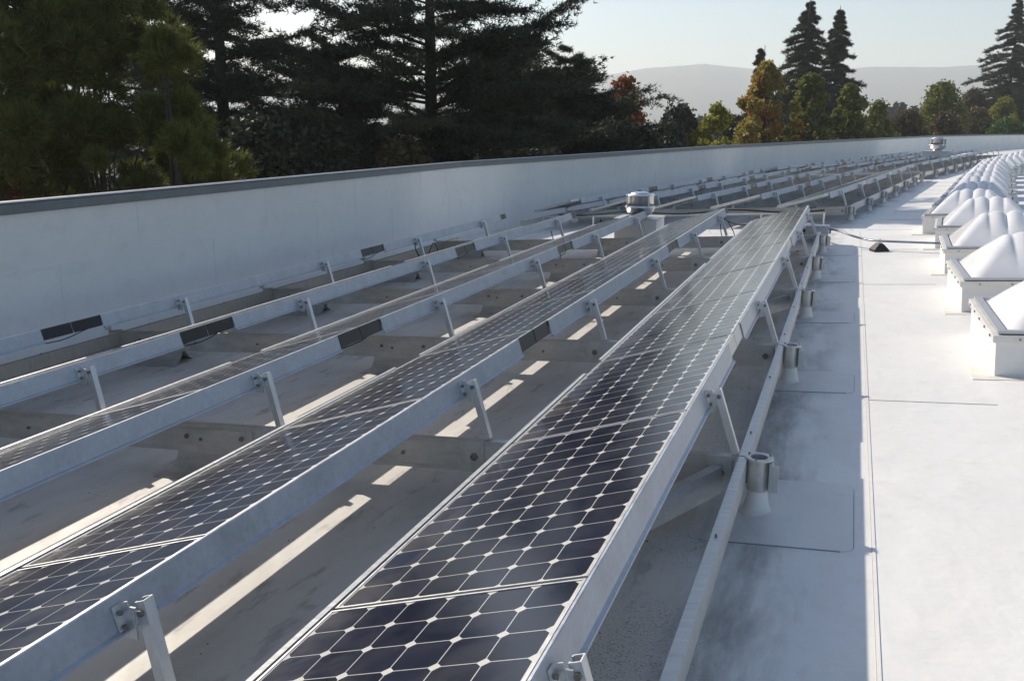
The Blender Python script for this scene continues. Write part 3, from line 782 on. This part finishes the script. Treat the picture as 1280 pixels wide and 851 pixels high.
# junction box at the far end of the near block
q = P(0, A(12.35), .16, .16)
jb = thing('junction_box', 'grey metal junction box at the end of the near block rail', 'electrical box', q, (0, 0, -H1))
mb = MB(); mb.box(-.16, .16, -.14, .14, -.02, .12); mb.build('case', M_galv, jb, bevel=.006)
mb = MB(); mb.box(-.168, .168, -.148, .148, .1205, .132); mb.build('lid', M_galv, jb, bevel=.004)
mb = MB(); mb.tube([(.166, -.02, .05), (.19, -.02, .05)], .03, 12); mb.build('hub', M_black, jb)
for (a_, l_, w_, hh, lab) in ((11.75, -.16, .22, .12, 'black box under the end of the rightmost row'), (13.25, .02, .26, .14, 'black battery like box standing in the gap behind the junction box')):
    q = P(0, A(a_), l_, .0); bx_ = thing('cable_box', lab, 'box', q, (0, 0, -H1))
    mb = MB(); mb.box(-w_/2, w_/2, -.10, .10, -.01, hh); mb.build('case', M_black, bx_, bevel=.008)
    mb = MB(); mb.box(-w_/2-.01, w_/2+.01, -.11, .11, hh+.001, hh+.02); mb.build('lid', M_black, bx_, bevel=.005)
    mb = MB()
    for k in range(4): mb.box(-w_/2+.03, w_/2-.03, -.104, -.1005, .02+k*.025, .03+k*.025)
    mb.build('rib', M_bolt, bx_)
q = P(0, A(13.0), .10, .0)
sp = thing('support_bar', 'short slanted silver bar beside the black box in the gap', 'bar', q)
mb = MB(); mb.bar(Vector((0,0,.13)), P(0, A(12.5), .10, .30)-q, .035, .035); mb.build('bar', M_leg, sp)
mb = MB(); mb.bar(Vector((-.05,0,.135)), Vector((.05,0,.135)), .08, .012); mb.build('foot', M_leg, sp)
# black cables slung across the gap
def cable(name, lab, pts, r_, grp=None):
    base = pts[0].copy(); o = bpy.data.objects.new(name, None); 
    mb = MB(); mb.tube([p - base for p in smoothpts(pts, 6)], r_, 6)
    o = mb.build(name, M_black, None, smooth=True, loc=base); tag(o, lab, 'cable', grp); return o
cable('cable', 'thick black cable running along the first beam of the middle block', [P(1, .93, l_, .30 + .03*math.sin(l_*3.1)) for l_ in np.arange(-5.0, .1, .42)], .016, 'black cables in the gap')
cable('cable', 'black cable curling from the second row end into the gap', [P(0, A(12.4), -1.2, .42), P(0, A(12.7), -1.05, .30), P(0, A(12.9), -.8, .27), P(0, A(13.2), -.6, .20), P(1, .3, -.5, .30), P(1, .9, -.1, .36)], .010, 'black cables in the gap')
cable('cable', 'looped black wires hanging from the leftmost row near the parapet', [P(0, A(8.9), -4.70, .50), P(0, A(8.86), -4.66, .40), P(0, A(8.95), -4.62, .28), P(0, A(9.1), -4.60, .33), P(0, A(9.3), -4.62, .45), P(0, A(9.5), -4.66, .38), P(0, A(9.6), -4.68, .30)], .007, 'black cables in the gap')
cable('cable', 'black wires hanging down under the far end of the fourth row', [P(0, A(11.0), -3.50, .42), P(0, A(11.0), -3.46, .28), P(0, A(11.1), -3.40, .12), P(0, A(10.8), -3.30, .03), P(0, A(10.3), -3.2, .02), P(0, A(9.6), -3.25, .02)], .007, 'black cables in the gap')
cable('cable', 'black wires hanging down under the far end of the second row', [P(0, A(11.7), -1.16, .40), P(0, A(11.65), -1.12, .22), P(0, A(11.8), -1.0, .05), P(0, A(12.1), -1.0, .20), P(0, A(12.2), -1.12, .40)], .007, 'black cables in the gap')

for sec_, nm_ in ((1, 'middle'), (2, 'far')):
    tb = thing('cable_tray', 'thin silver cable tray along the near end of the %s block' % nm_, 'cable tray', P(sec_, 1.02, -5.4, .25))
    mb = MB(); mb.bar((0,0,0), P(sec_, 1.02, .05, .25) - tb.location, .06, .025); mb.build('tray', M_alu, tb)
    for j in range(NROW+1):
        mb = MB(); q_ = P(sec_, 1.02, .02 - j*1.08, 0) - tb.location; mb.bar(q_, q_ + Vector((0,0,.237)), .03, .03, (1,0,0)); mb.build('tray_leg', M_leg, tb)
# trellis beyond the skylights
q = P(1, 3.5, 3.3, -.05); tr = thing('trellis', 'beige slatted sunshade trellis beyond the right ends of the skylights', 'trellis', q, (0, 0, -HD[1]))
sl = MB()
for k in range(26):
    y = -6 + k*.62; sl.box(.0, 5.0, y, y+.24, -.06, .0)
sl.build('slats', M_wood, tr)
for x_ in (.4, 2.4, 4.4):
    rl = MB(); rl.box(x_-.06, x_+.06, -6.2, 10.2, -.24, -.065); rl.build('bearer', M_wood, tr)
for x_ in (4.4,):
    for y in (-5, 0, 5, 10):
        ps = MB(); ps.box(x_-.09, x_+.09, y-.09, y+.09, -zr(3.3)+.05, -.245); ps.build('post', M_wood, tr)

# ------------------------------------------------------------------ trees
def px2(x, D):   # photo column at distance D -> world x
    return (x - 640)/1182.04*D*1.0
def pz(y, D, x=640):     # photo row at distance D -> world z
    Y = (y - 425.5)/1182.04; c, s = math.cos(.22368), math.sin(.22368)
    return CZ + D*(-s - Y*c)/(c - Y*s)
def quads(cent, size, rg, flat=0.0, aspect=.6):
    """leaf quads at cent (N,3): random orientation"""
    N = len(cent); a = rg.normal(size=(N, 3)); a[:, 2] *= (1-flat); a /= np.linalg.norm(a, axis=1)[:, None]
    b_ = rg.normal(size=(N, 3)); b_ -= a*(a*b_).sum(1)[:, None]; b_ /= np.linalg.norm(b_, axis=1)[:, None]
    s = (size*rg.uniform(.6, 1.3, N))[:, None]
    V = np.stack([cent - a*s*.5, cent + b_*s*aspect*.5, cent + a*s*.5, cent - b_*s*aspect*.5], 1).reshape(-1, 3)
    F = np.arange(4*N).reshape(-1, 4); return V, F
def needles(cent, dirs, ln, wd, rg, per=3, spread=.6):
    """thin triangles pointing along dirs with scatter"""
    c = np.repeat(cent, per, 0); dd = np.repeat(dirs, per, 0) + rg.normal(0, spread, (len(c), 3)); dd /= np.linalg.norm(dd, axis=1)[:, None]
    sd = np.cross(dd, rg.normal(size=dd.shape)); sd /= np.linalg.norm(sd, axis=1)[:, None]
    L = (ln*rg.uniform(.6, 1.3, len(c)))[:, None]
    V = np.stack([c - sd*wd, c + sd*wd, c + dd*L], 1).reshape(-1, 3); F = np.arange(len(V)).reshape(-1, 3)
    return V, F
def put_tree(name, lab, cat, loc, trunk_mb, V, F, mat, group=None):
    o = thing(name, lab, cat, loc, (0, 0, 0), group)
    trunk_mb.build('trunk', M_bark, o, smooth=True)
    c = bpy.data.objects.new('crown', tri_mesh('crown', V, F, mat)); link(c, o)
    return o
def cedar(loc, height, rad, lab, seed, h0=1.5, mat=None, ntier=46, lift=.35, dens=1.0, name='cedar_tree', cat='cedar', droop=.25, nl=.17, extra=None, sparse=1.0, fill=.6, cone=0):
    rg = np.random.default_rng(seed); tk = MB()
    lean = rg.normal(0, .015, 2)
    tp = [(lean[0]*z, lean[1]*z, z) for z in np.linspace(0, height, 9)]
    tk.tube(tp, [max(.02, .030*height*(1-i/8.4)**.9*.55) for i in range(9)], 8)
    Cc = []; Dd = []
    def limb(z, ang, L, up):
        n = 14; pts = []
        for k in range(n+1):
            f = k/n; r_ = L*f; zz = z + L*(up*f + (.22*up)*f*f - droop*f**2.2*.55)
            sway = .08*L*math.sin(2.3*f + ang*3)
            pts.append(np.array([math.cos(ang)*r_ - math.sin(ang)*sway*f, math.sin(ang)*r_ + math.cos(ang)*sway*f, zz]))
        tk.tube([tuple(p) for p in pts], [max(.008, .014*L*(1-k/n*.93)) for k in range(n+1)], 5)
        for k in range(2, n+1):
            f = k/n; m = 2 if k < n else 3
            for sgn in ((1, -1) if k < n else (1, -1, 0)):
                if rg.random() > .92*sparse and k < n: continue
                bl = L*.42*(1 - .5*f)*rg.uniform(.55, 1.2)*min(1, f*2.2)
                a2 = ang + sgn*rg.uniform(.5, 1.05)
                nn = max(3, int(bl/.085*dens)); ff = np.linspace(.05, 1, nn)
                drp = rg.uniform(-.25, .40)
                c = pts[k][None] + np.stack([np.cos(a2)*bl*ff, np.sin(a2)*bl*ff, bl*(.10*ff + up*.35*ff - drp*ff**2)], 1)
                # secondary twigs
                c2 = c + rg.normal(0, .055, c.shape)*np.array([1, 1, .55]); c3 = c + rg.normal(0, .09, c.shape)*np.array([1, 1, .6])
                base_d = np.array([math.cos(a2), math.sin(a2), .25])
                kk = min(1, L/1.4)
                c2 = c + (c2-c)*kk; c3 = c + (c3-c)*kk; c4 = c + rg.normal(0, .16, c.shape)*np.array([1, 1, .7])*kk
                for cc in ((c, c2, c3) if rg.random() > fill else (c, c2, c3, c4)):
                    Cc.append(cc); Dd.append(np.repeat(base_d[None], len(cc), 0))
    i = 0
    for z in np.linspace(h0, height*.97, ntier):
        fz = (z-h0)/(height-h0)
        for q in range(rg.integers(3, 5)):
            ang = i*2.399 + rg.normal(0, .25); i += 1
            L = rad*(1-fz)**.75*rg.uniform(.55, 1.12) + .25 if not cone else min(rad, cone*max(0, height - z - .3))*rg.uniform(.35, 1.3) + .10
            limb(z + rg.normal(0, .08 if cone else .3), ang, L, lift*(.35 + .9*fz) + rg.normal(0, .07 if cone else .17))
    if extra:
        for (z, ang, L, up) in extra: limb(z, ang, L, up)
    Cn = np.concatenate(Cc); Dn = np.concatenate(Dd)
    V, F = needles(Cn, Dn, nl, .011*nl/.17*1.4, rg, 4, .75)
    return put_tree(name, lab, cat, loc, tk, V, F, mat or F_cedar)
G = 0.0
D = 29; cedar((px2(540, D), D, G), 20.5, 5.2, 'large dark cedar with spreading branches behind the middle of the parapet', 11, h0=5.2, lift=.30,
      extra=[(10.8, .05, 4.8, .66), (12.6, .2, 4.6, .62), (13.6, .35, 4.2, .62), (9.9, -.15, 4.3, .40), (10.4, .9, 4.5, .4), (9.6, -.6, 4.4, .35), (10.2, 3.1, 4.6, .5), (11.5, 2.9, 4.2, .6)], ntier=50)
D = 34; cedar((px2(285, D), D, G), 22, 5.0, 'tall dark cedar rising out of the picture behind the left pine', 23, h0=4, lift=.26, ntier=50, fill=.6)
D = 38; cedar((px2(200, D), D, G), 25, 5.4, 'tallest dark cedar at the back left between the pines', 29, h0=4, lift=.2, ntier=44, fill=.6)
D = 38; cedar((px2(712, D), D, G), 12.5, 3.9, 'low dark cedar whose right branches reach over the red maple', 31, h0=4.6, lift=.34, ntier=50, 
      extra=[(9.8, -.1, 3.3, .42), (9.2, .05, 3.4, .30), (10.0, .2, 2.8, .5), (8.8, -.25, 3.3, .35)])
D = 32; cedar((px2(425, D), D, G), 12.4, 5.0, 'dark cedar standing between the tall cedar and the large one', 37, h0=4, lift=.28, ntier=56)
D = 36; cedar((px2(640, D), D, G), 13.0, 5.0, 'shorter dark cedar leaning against the large one', 41, h0=4, lift=.34, ntier=50)

def clump_tree(name, lab, cat, x, D, ytop, width, mat, seed, leaf=.24, n=16000, base_z=None, shape='oval', trunk=True, needle=False, group=None, blobs=34, zmin=None, lobe=.36):
    """crown of many leaf clumps; x, ytop in photo pixels, width in metres"""
    rg = np.random.default_rng(seed); X = px2(x, D); zt = pz(ytop, D); loc = (X, D, G)
    h = zt; zb = zmin if zmin is not None else max(1.8, zt - 8.5); H_ = zt - zb; tk = MB()
    tk.tube([(0, 0, 0), (rg.normal(0,.1), rg.normal(0,.1), zb), (rg.normal(0,.2), rg.normal(0,.2), zb+H_*.5), (0, 0, zt-.5)], [.16+.008*h, .12+.006*h, .06, .02], 8)
    cs = []; 
    if not needle: blobs = int(blobs*2.4)
    for k in range(blobs):
        br_ = lobe*width*rg.uniform(.25, .80)*.50
        dz = H_*rg.uniform(0, 1)**1.25; tt = dz/width
        rr = width/2*(min(1, (tt/(.75 if shape == 'oval' else .55))**.6) if shape != 'cone' else min(1, tt*.5))
        a_ = rg.uniform(0, 2*math.pi); r_ = max(0, rr*(1+.28*math.sin(3*a_+seed)+.15*math.sin(dz*4/width+seed)) - br_*.5)*math.sqrt(rg.uniform(0.05, 1))
        cs.append((r_*math.cos(a_), r_*math.sin(a_), zt - dz - br_*.6 - (0 if needle else .22*width*(r_/width)*(1+math.sin(2*a_+seed*1.7))), br_))
    cs.append((0, 0, zt-.08*width, .08*width)); cs = np.array(cs)
    for c in cs[::3]:
        tk.tube([(0, 0, zb + (c[2]-zb)*.45), (c[0]*.5, c[1]*.5, zb+(c[2]-zb)*.75), tuple(c[:3])], [.03, .02, .008] if needle else [.05, .03, .012], 5)
    pr = cs[:, 3]**2; pr /= pr.sum(); idx = rg.choice(len(cs), n, p=pr)
    dirs = rg.normal(size=(n, 3)); dirs /= np.linalg.norm(dirs, axis=1)[:, None]
    rad_ = cs[idx, 3]*(rg.uniform(.2, 1, n)**.5 + np.abs(rg.normal(0, .28, n)))
    cent = cs[idx, :3] + dirs*rad_[:, None]*np.array([1, 1, .85])
    cent = cent[cent[:, 2] > zb*.6]
    if needle:      # tufts of long needles
        m_n = len(cent)//4; cent = cent[:m_n]; dd = dirs[:m_n].copy(); dd[:, 2] += .6
        V, F = needles(cent, dd, leaf, leaf*.055, rg, 18, .62)
    else: V, F = quads(cent, leaf, rg)
    return put_tree(name, lab, cat, loc, tk, V, F, mat, group)
# left pines, long soft needles
clump_tree('pine_tree', 'big dark pine filling the upper left corner', 'pine', 30, 21, -130, 8.2, F_pine, 51, .26, 62000, shape='column', needle=True, blobs=130, lobe=.16, zmin=3)
clump_tree('pine_tree', 'olive green pine beside the big corner pine', 'pine', 135, 20, -70, 4.4, F_pine, 52, .24, 36000, shape='column', needle=True, blobs=80, lobe=.20, zmin=3)
clump_tree('pine_tree', 'small bushy pine with sunlit tufts right of the corner pines', 'pine', 222, 18.5, 42, 2.3, F_pine, 53, .20, 22000, shape='column', needle=True, blobs=48, lobe=.24, zmin=4)
# shrubs under the cedars that close the view to the ground
und = [(60, 26, 140, 7, F_pine), (330, 26, 150, 6, F_cedar), (420, 27, 150, 6, F_cedar), (480, 36, 180, 4.0, F_orange), (560, 30, 160, 6, F_cedar), (640, 35, 165, 5.5, F_cedar), (720, 39, 150, 6, F_cedar), (800, 37, 162, 5.0, F_cedar), (8, 19, 222, 1.7, F_red), (385, 38, 172, 4.0, F_orange), (505, 26, 178, 3.6, F_olive)]
nm = ['low pine foliage behind the left end of the parapet', 'dark shrub under the tall cedar left of the middle', 'dark shrub below the middle cedar', 'orange leaved shrub glimpsed under the large cedar', 'dark shrub right under the large cedar trunk', 'dark shrub right of the large cedar trunk', 'dark shrub below the red maple', 'dark shrub right below the low cedar', 'small red leaved shrub at the far left over the coping', 'rusty orange shrub under the second cedar', 'olive brown shrub behind the large cedar trunk']
for i, ((x, D, yt, w_, mt), lb) in enumerate(zip(und, nm)):
    clump_tree('shrub', lb, 'shrub', x, D, yt, w_, mt, 60+i, .20, 15000, zmin=3.5, blobs=30)
# red maples behind the low cedar
clump_tree('maple_tree', 'red leaved maple showing between the two right cedars', 'maple', 715, 42, 94, 4.4, F_red, 71, .24, 14000, blobs=36, zmin=5)
clump_tree('maple_tree', 'second red maple with bright top just right of the first', 'maple', 775, 44, 98, 3.8, F_red, 72, .24, 11000, blobs=30, zmin=5)
# group right of the middle
clump_tree('round_tree', 'round grey green tree right of the low cedar', 'tree', 843, 54, 136, 5.2, F_far, 81, .28, 16000)
clump_tree('young_tree', 'yellow green tree left of the autumn trees', 'tree', 888, 52, 128, 3.6, F_yellow, 82, .24, 11000, blobs=30)
clump_tree('round_tree', 'grey green tree just left of the orange tree', 'tree', 912, 64, 146, 4.0, F_far, 83, .28, 10000)
clump_tree('autumn_tree', 'orange and green autumn tree, tallest of the leafy group', 'tree', 946, 62, 80, 4.0, F_orange, 84, .27, 26000, shape='column', blobs=56, lobe=.30)
clump_tree('autumn_tree', 'green and gold autumn tree in the middle of the leafy group', 'tree', 1000, 64, 93, 3.8, F_green, 85, .27, 24000, shape='column', blobs=52, lobe=.30)
clump_tree('autumn_tree', 'green autumn tree at the right of the leafy group', 'tree', 1048, 66, 106, 4.2, F_green, 86, .27, 22000, shape='oval', blobs=48, lobe=.32)
clump_tree('round_tree', 'small dark green tree right of the leafy group', 'tree', 1085, 74, 127, 3.8, F_green, 87, .28, 10000)
clump_tree('autumn_tree', 'low orange bush at the foot of the tall autumn tree', 'tree', 932, 56, 152, 3.4, F_orange, 88, .22, 8000)
for i, (x, D, yt, w_, mt, lb) in enumerate([(1160, 100, 106, 6.4, F_green, 'broad open crowned tree between the leafy group and redwoods'), (1122, 88, 141, 5, F_olive, 'brownish bush below the broad tree'), (1165, 94, 142, 5.4, F_olive, 'olive brown bush in front of the broad tree'),
        (1205, 112, 138, 6, F_olive, 'brown green bush left of the yellow tree'), (1237, 118, 121, 4, F_yellow, 'yellow green tree under the right redwood'), (1240, 108, 150, 6.5, F_bright, 'bright green hedge bush at the right end of the parapet'), (1283, 106, 139, 6.5, F_bright, 'bright green bush at the right edge of the picture'), (1198, 122, 112, 5, F_olive, 'olive tree left of the right redwood')]):
    clump_tree('broad_tree' if i == 0 else 'bush', lb, 'tree' if i in (0, 4, 7) else 'bush', x, D, yt-1, w_*1.3, mt, 90+i, .34, 26000, blobs=50, zmin=3)
# redwoods
def redwood(x, D, ytop, rad, lab, seed, mat=F_redwood, **k):
    h = pz(ytop, D); cedar((px2(x, D), D, G), h, rad, lab, seed, h0=2.5, mat=mat, ntier=int(k.get('nt', 60)), lift=-.08, droop=.30, name='redwood_tree', cat='redwood', nl=.26, dens=.8, fill=.5, cone=k.get('cone', .42))
redwood(993, 88, -4, 4.2, 'wide dark redwood behind the autumn trees', 101)
redwood(1029, 90, 5, 2.3, 'narrow dark redwood right of the wide one', 102, cone=.28)
redwood(937, 84, 56, 1.4, 'thin dark redwood tip left of the wide redwood', 103, nt=40, cone=.2)
redwood(1240, 130, -8, 6.2, 'tall redwood near the right edge with drooping limbs', 104)
redwood(1284, 134, -40, 6.5, 'tallest redwood cut by the right edge of the picture', 105)
# distant trees under the hills
for i, (x, D, yt, w_) in enumerate([(1112, 230, 128, 6), (1128, 250, 133, 9), (1105, 300, 127, 5), (1140, 270, 131, 10), (1098, 260, 134, 8), (905, 260, 143, 12), (925, 240, 146, 10), (870, 240, 146, 12)]):
    clump_tree('distant_tree', ['pointed far tree under the hills', 'broad far tree under the hills', 'thin spire like far tree under the hills', 'far tree behind the broad crowned one', 'far tree beside the small dark green tree', 'far tree behind the yellow green tree', 'far tree left of the orange bush', 'far tree behind the round grey green tree'][i], 'tree', x, D, yt, w_, F_far, 120+i, .8, 2600, shape='cone' if i in (0, 2) else 'oval', group='distant trees under the hills')
wd = []
rg = np.random.default_rng(5)
tx = rg.uniform(-700, 900, 2600); ty = rg.uniform(330, 1500, 2600)
cc = []
for x_, y_ in zip(tx, ty):
    hh = rg.uniform(6, 12); n = 26; d_ = rg.normal(size=(n, 3)); d_ /= np.linalg.norm(d_, axis=1)[:, None]
    cc.append(np.array([x_, y_, hh*.55]) + d_*np.array([3.6, 3.6, hh*.45])*rg.uniform(.6, 1, (n, 1)))
V, F = quads(np.concatenate(cc), 2.6, rg, aspect=.9)
fo = bpy.data.objects.new('far_woods', tri_mesh('far_woods', V, F, F_far)); link(fo); tag(fo, 'far off belt of trees below the hazy hills', 'woods', kind='stuff')
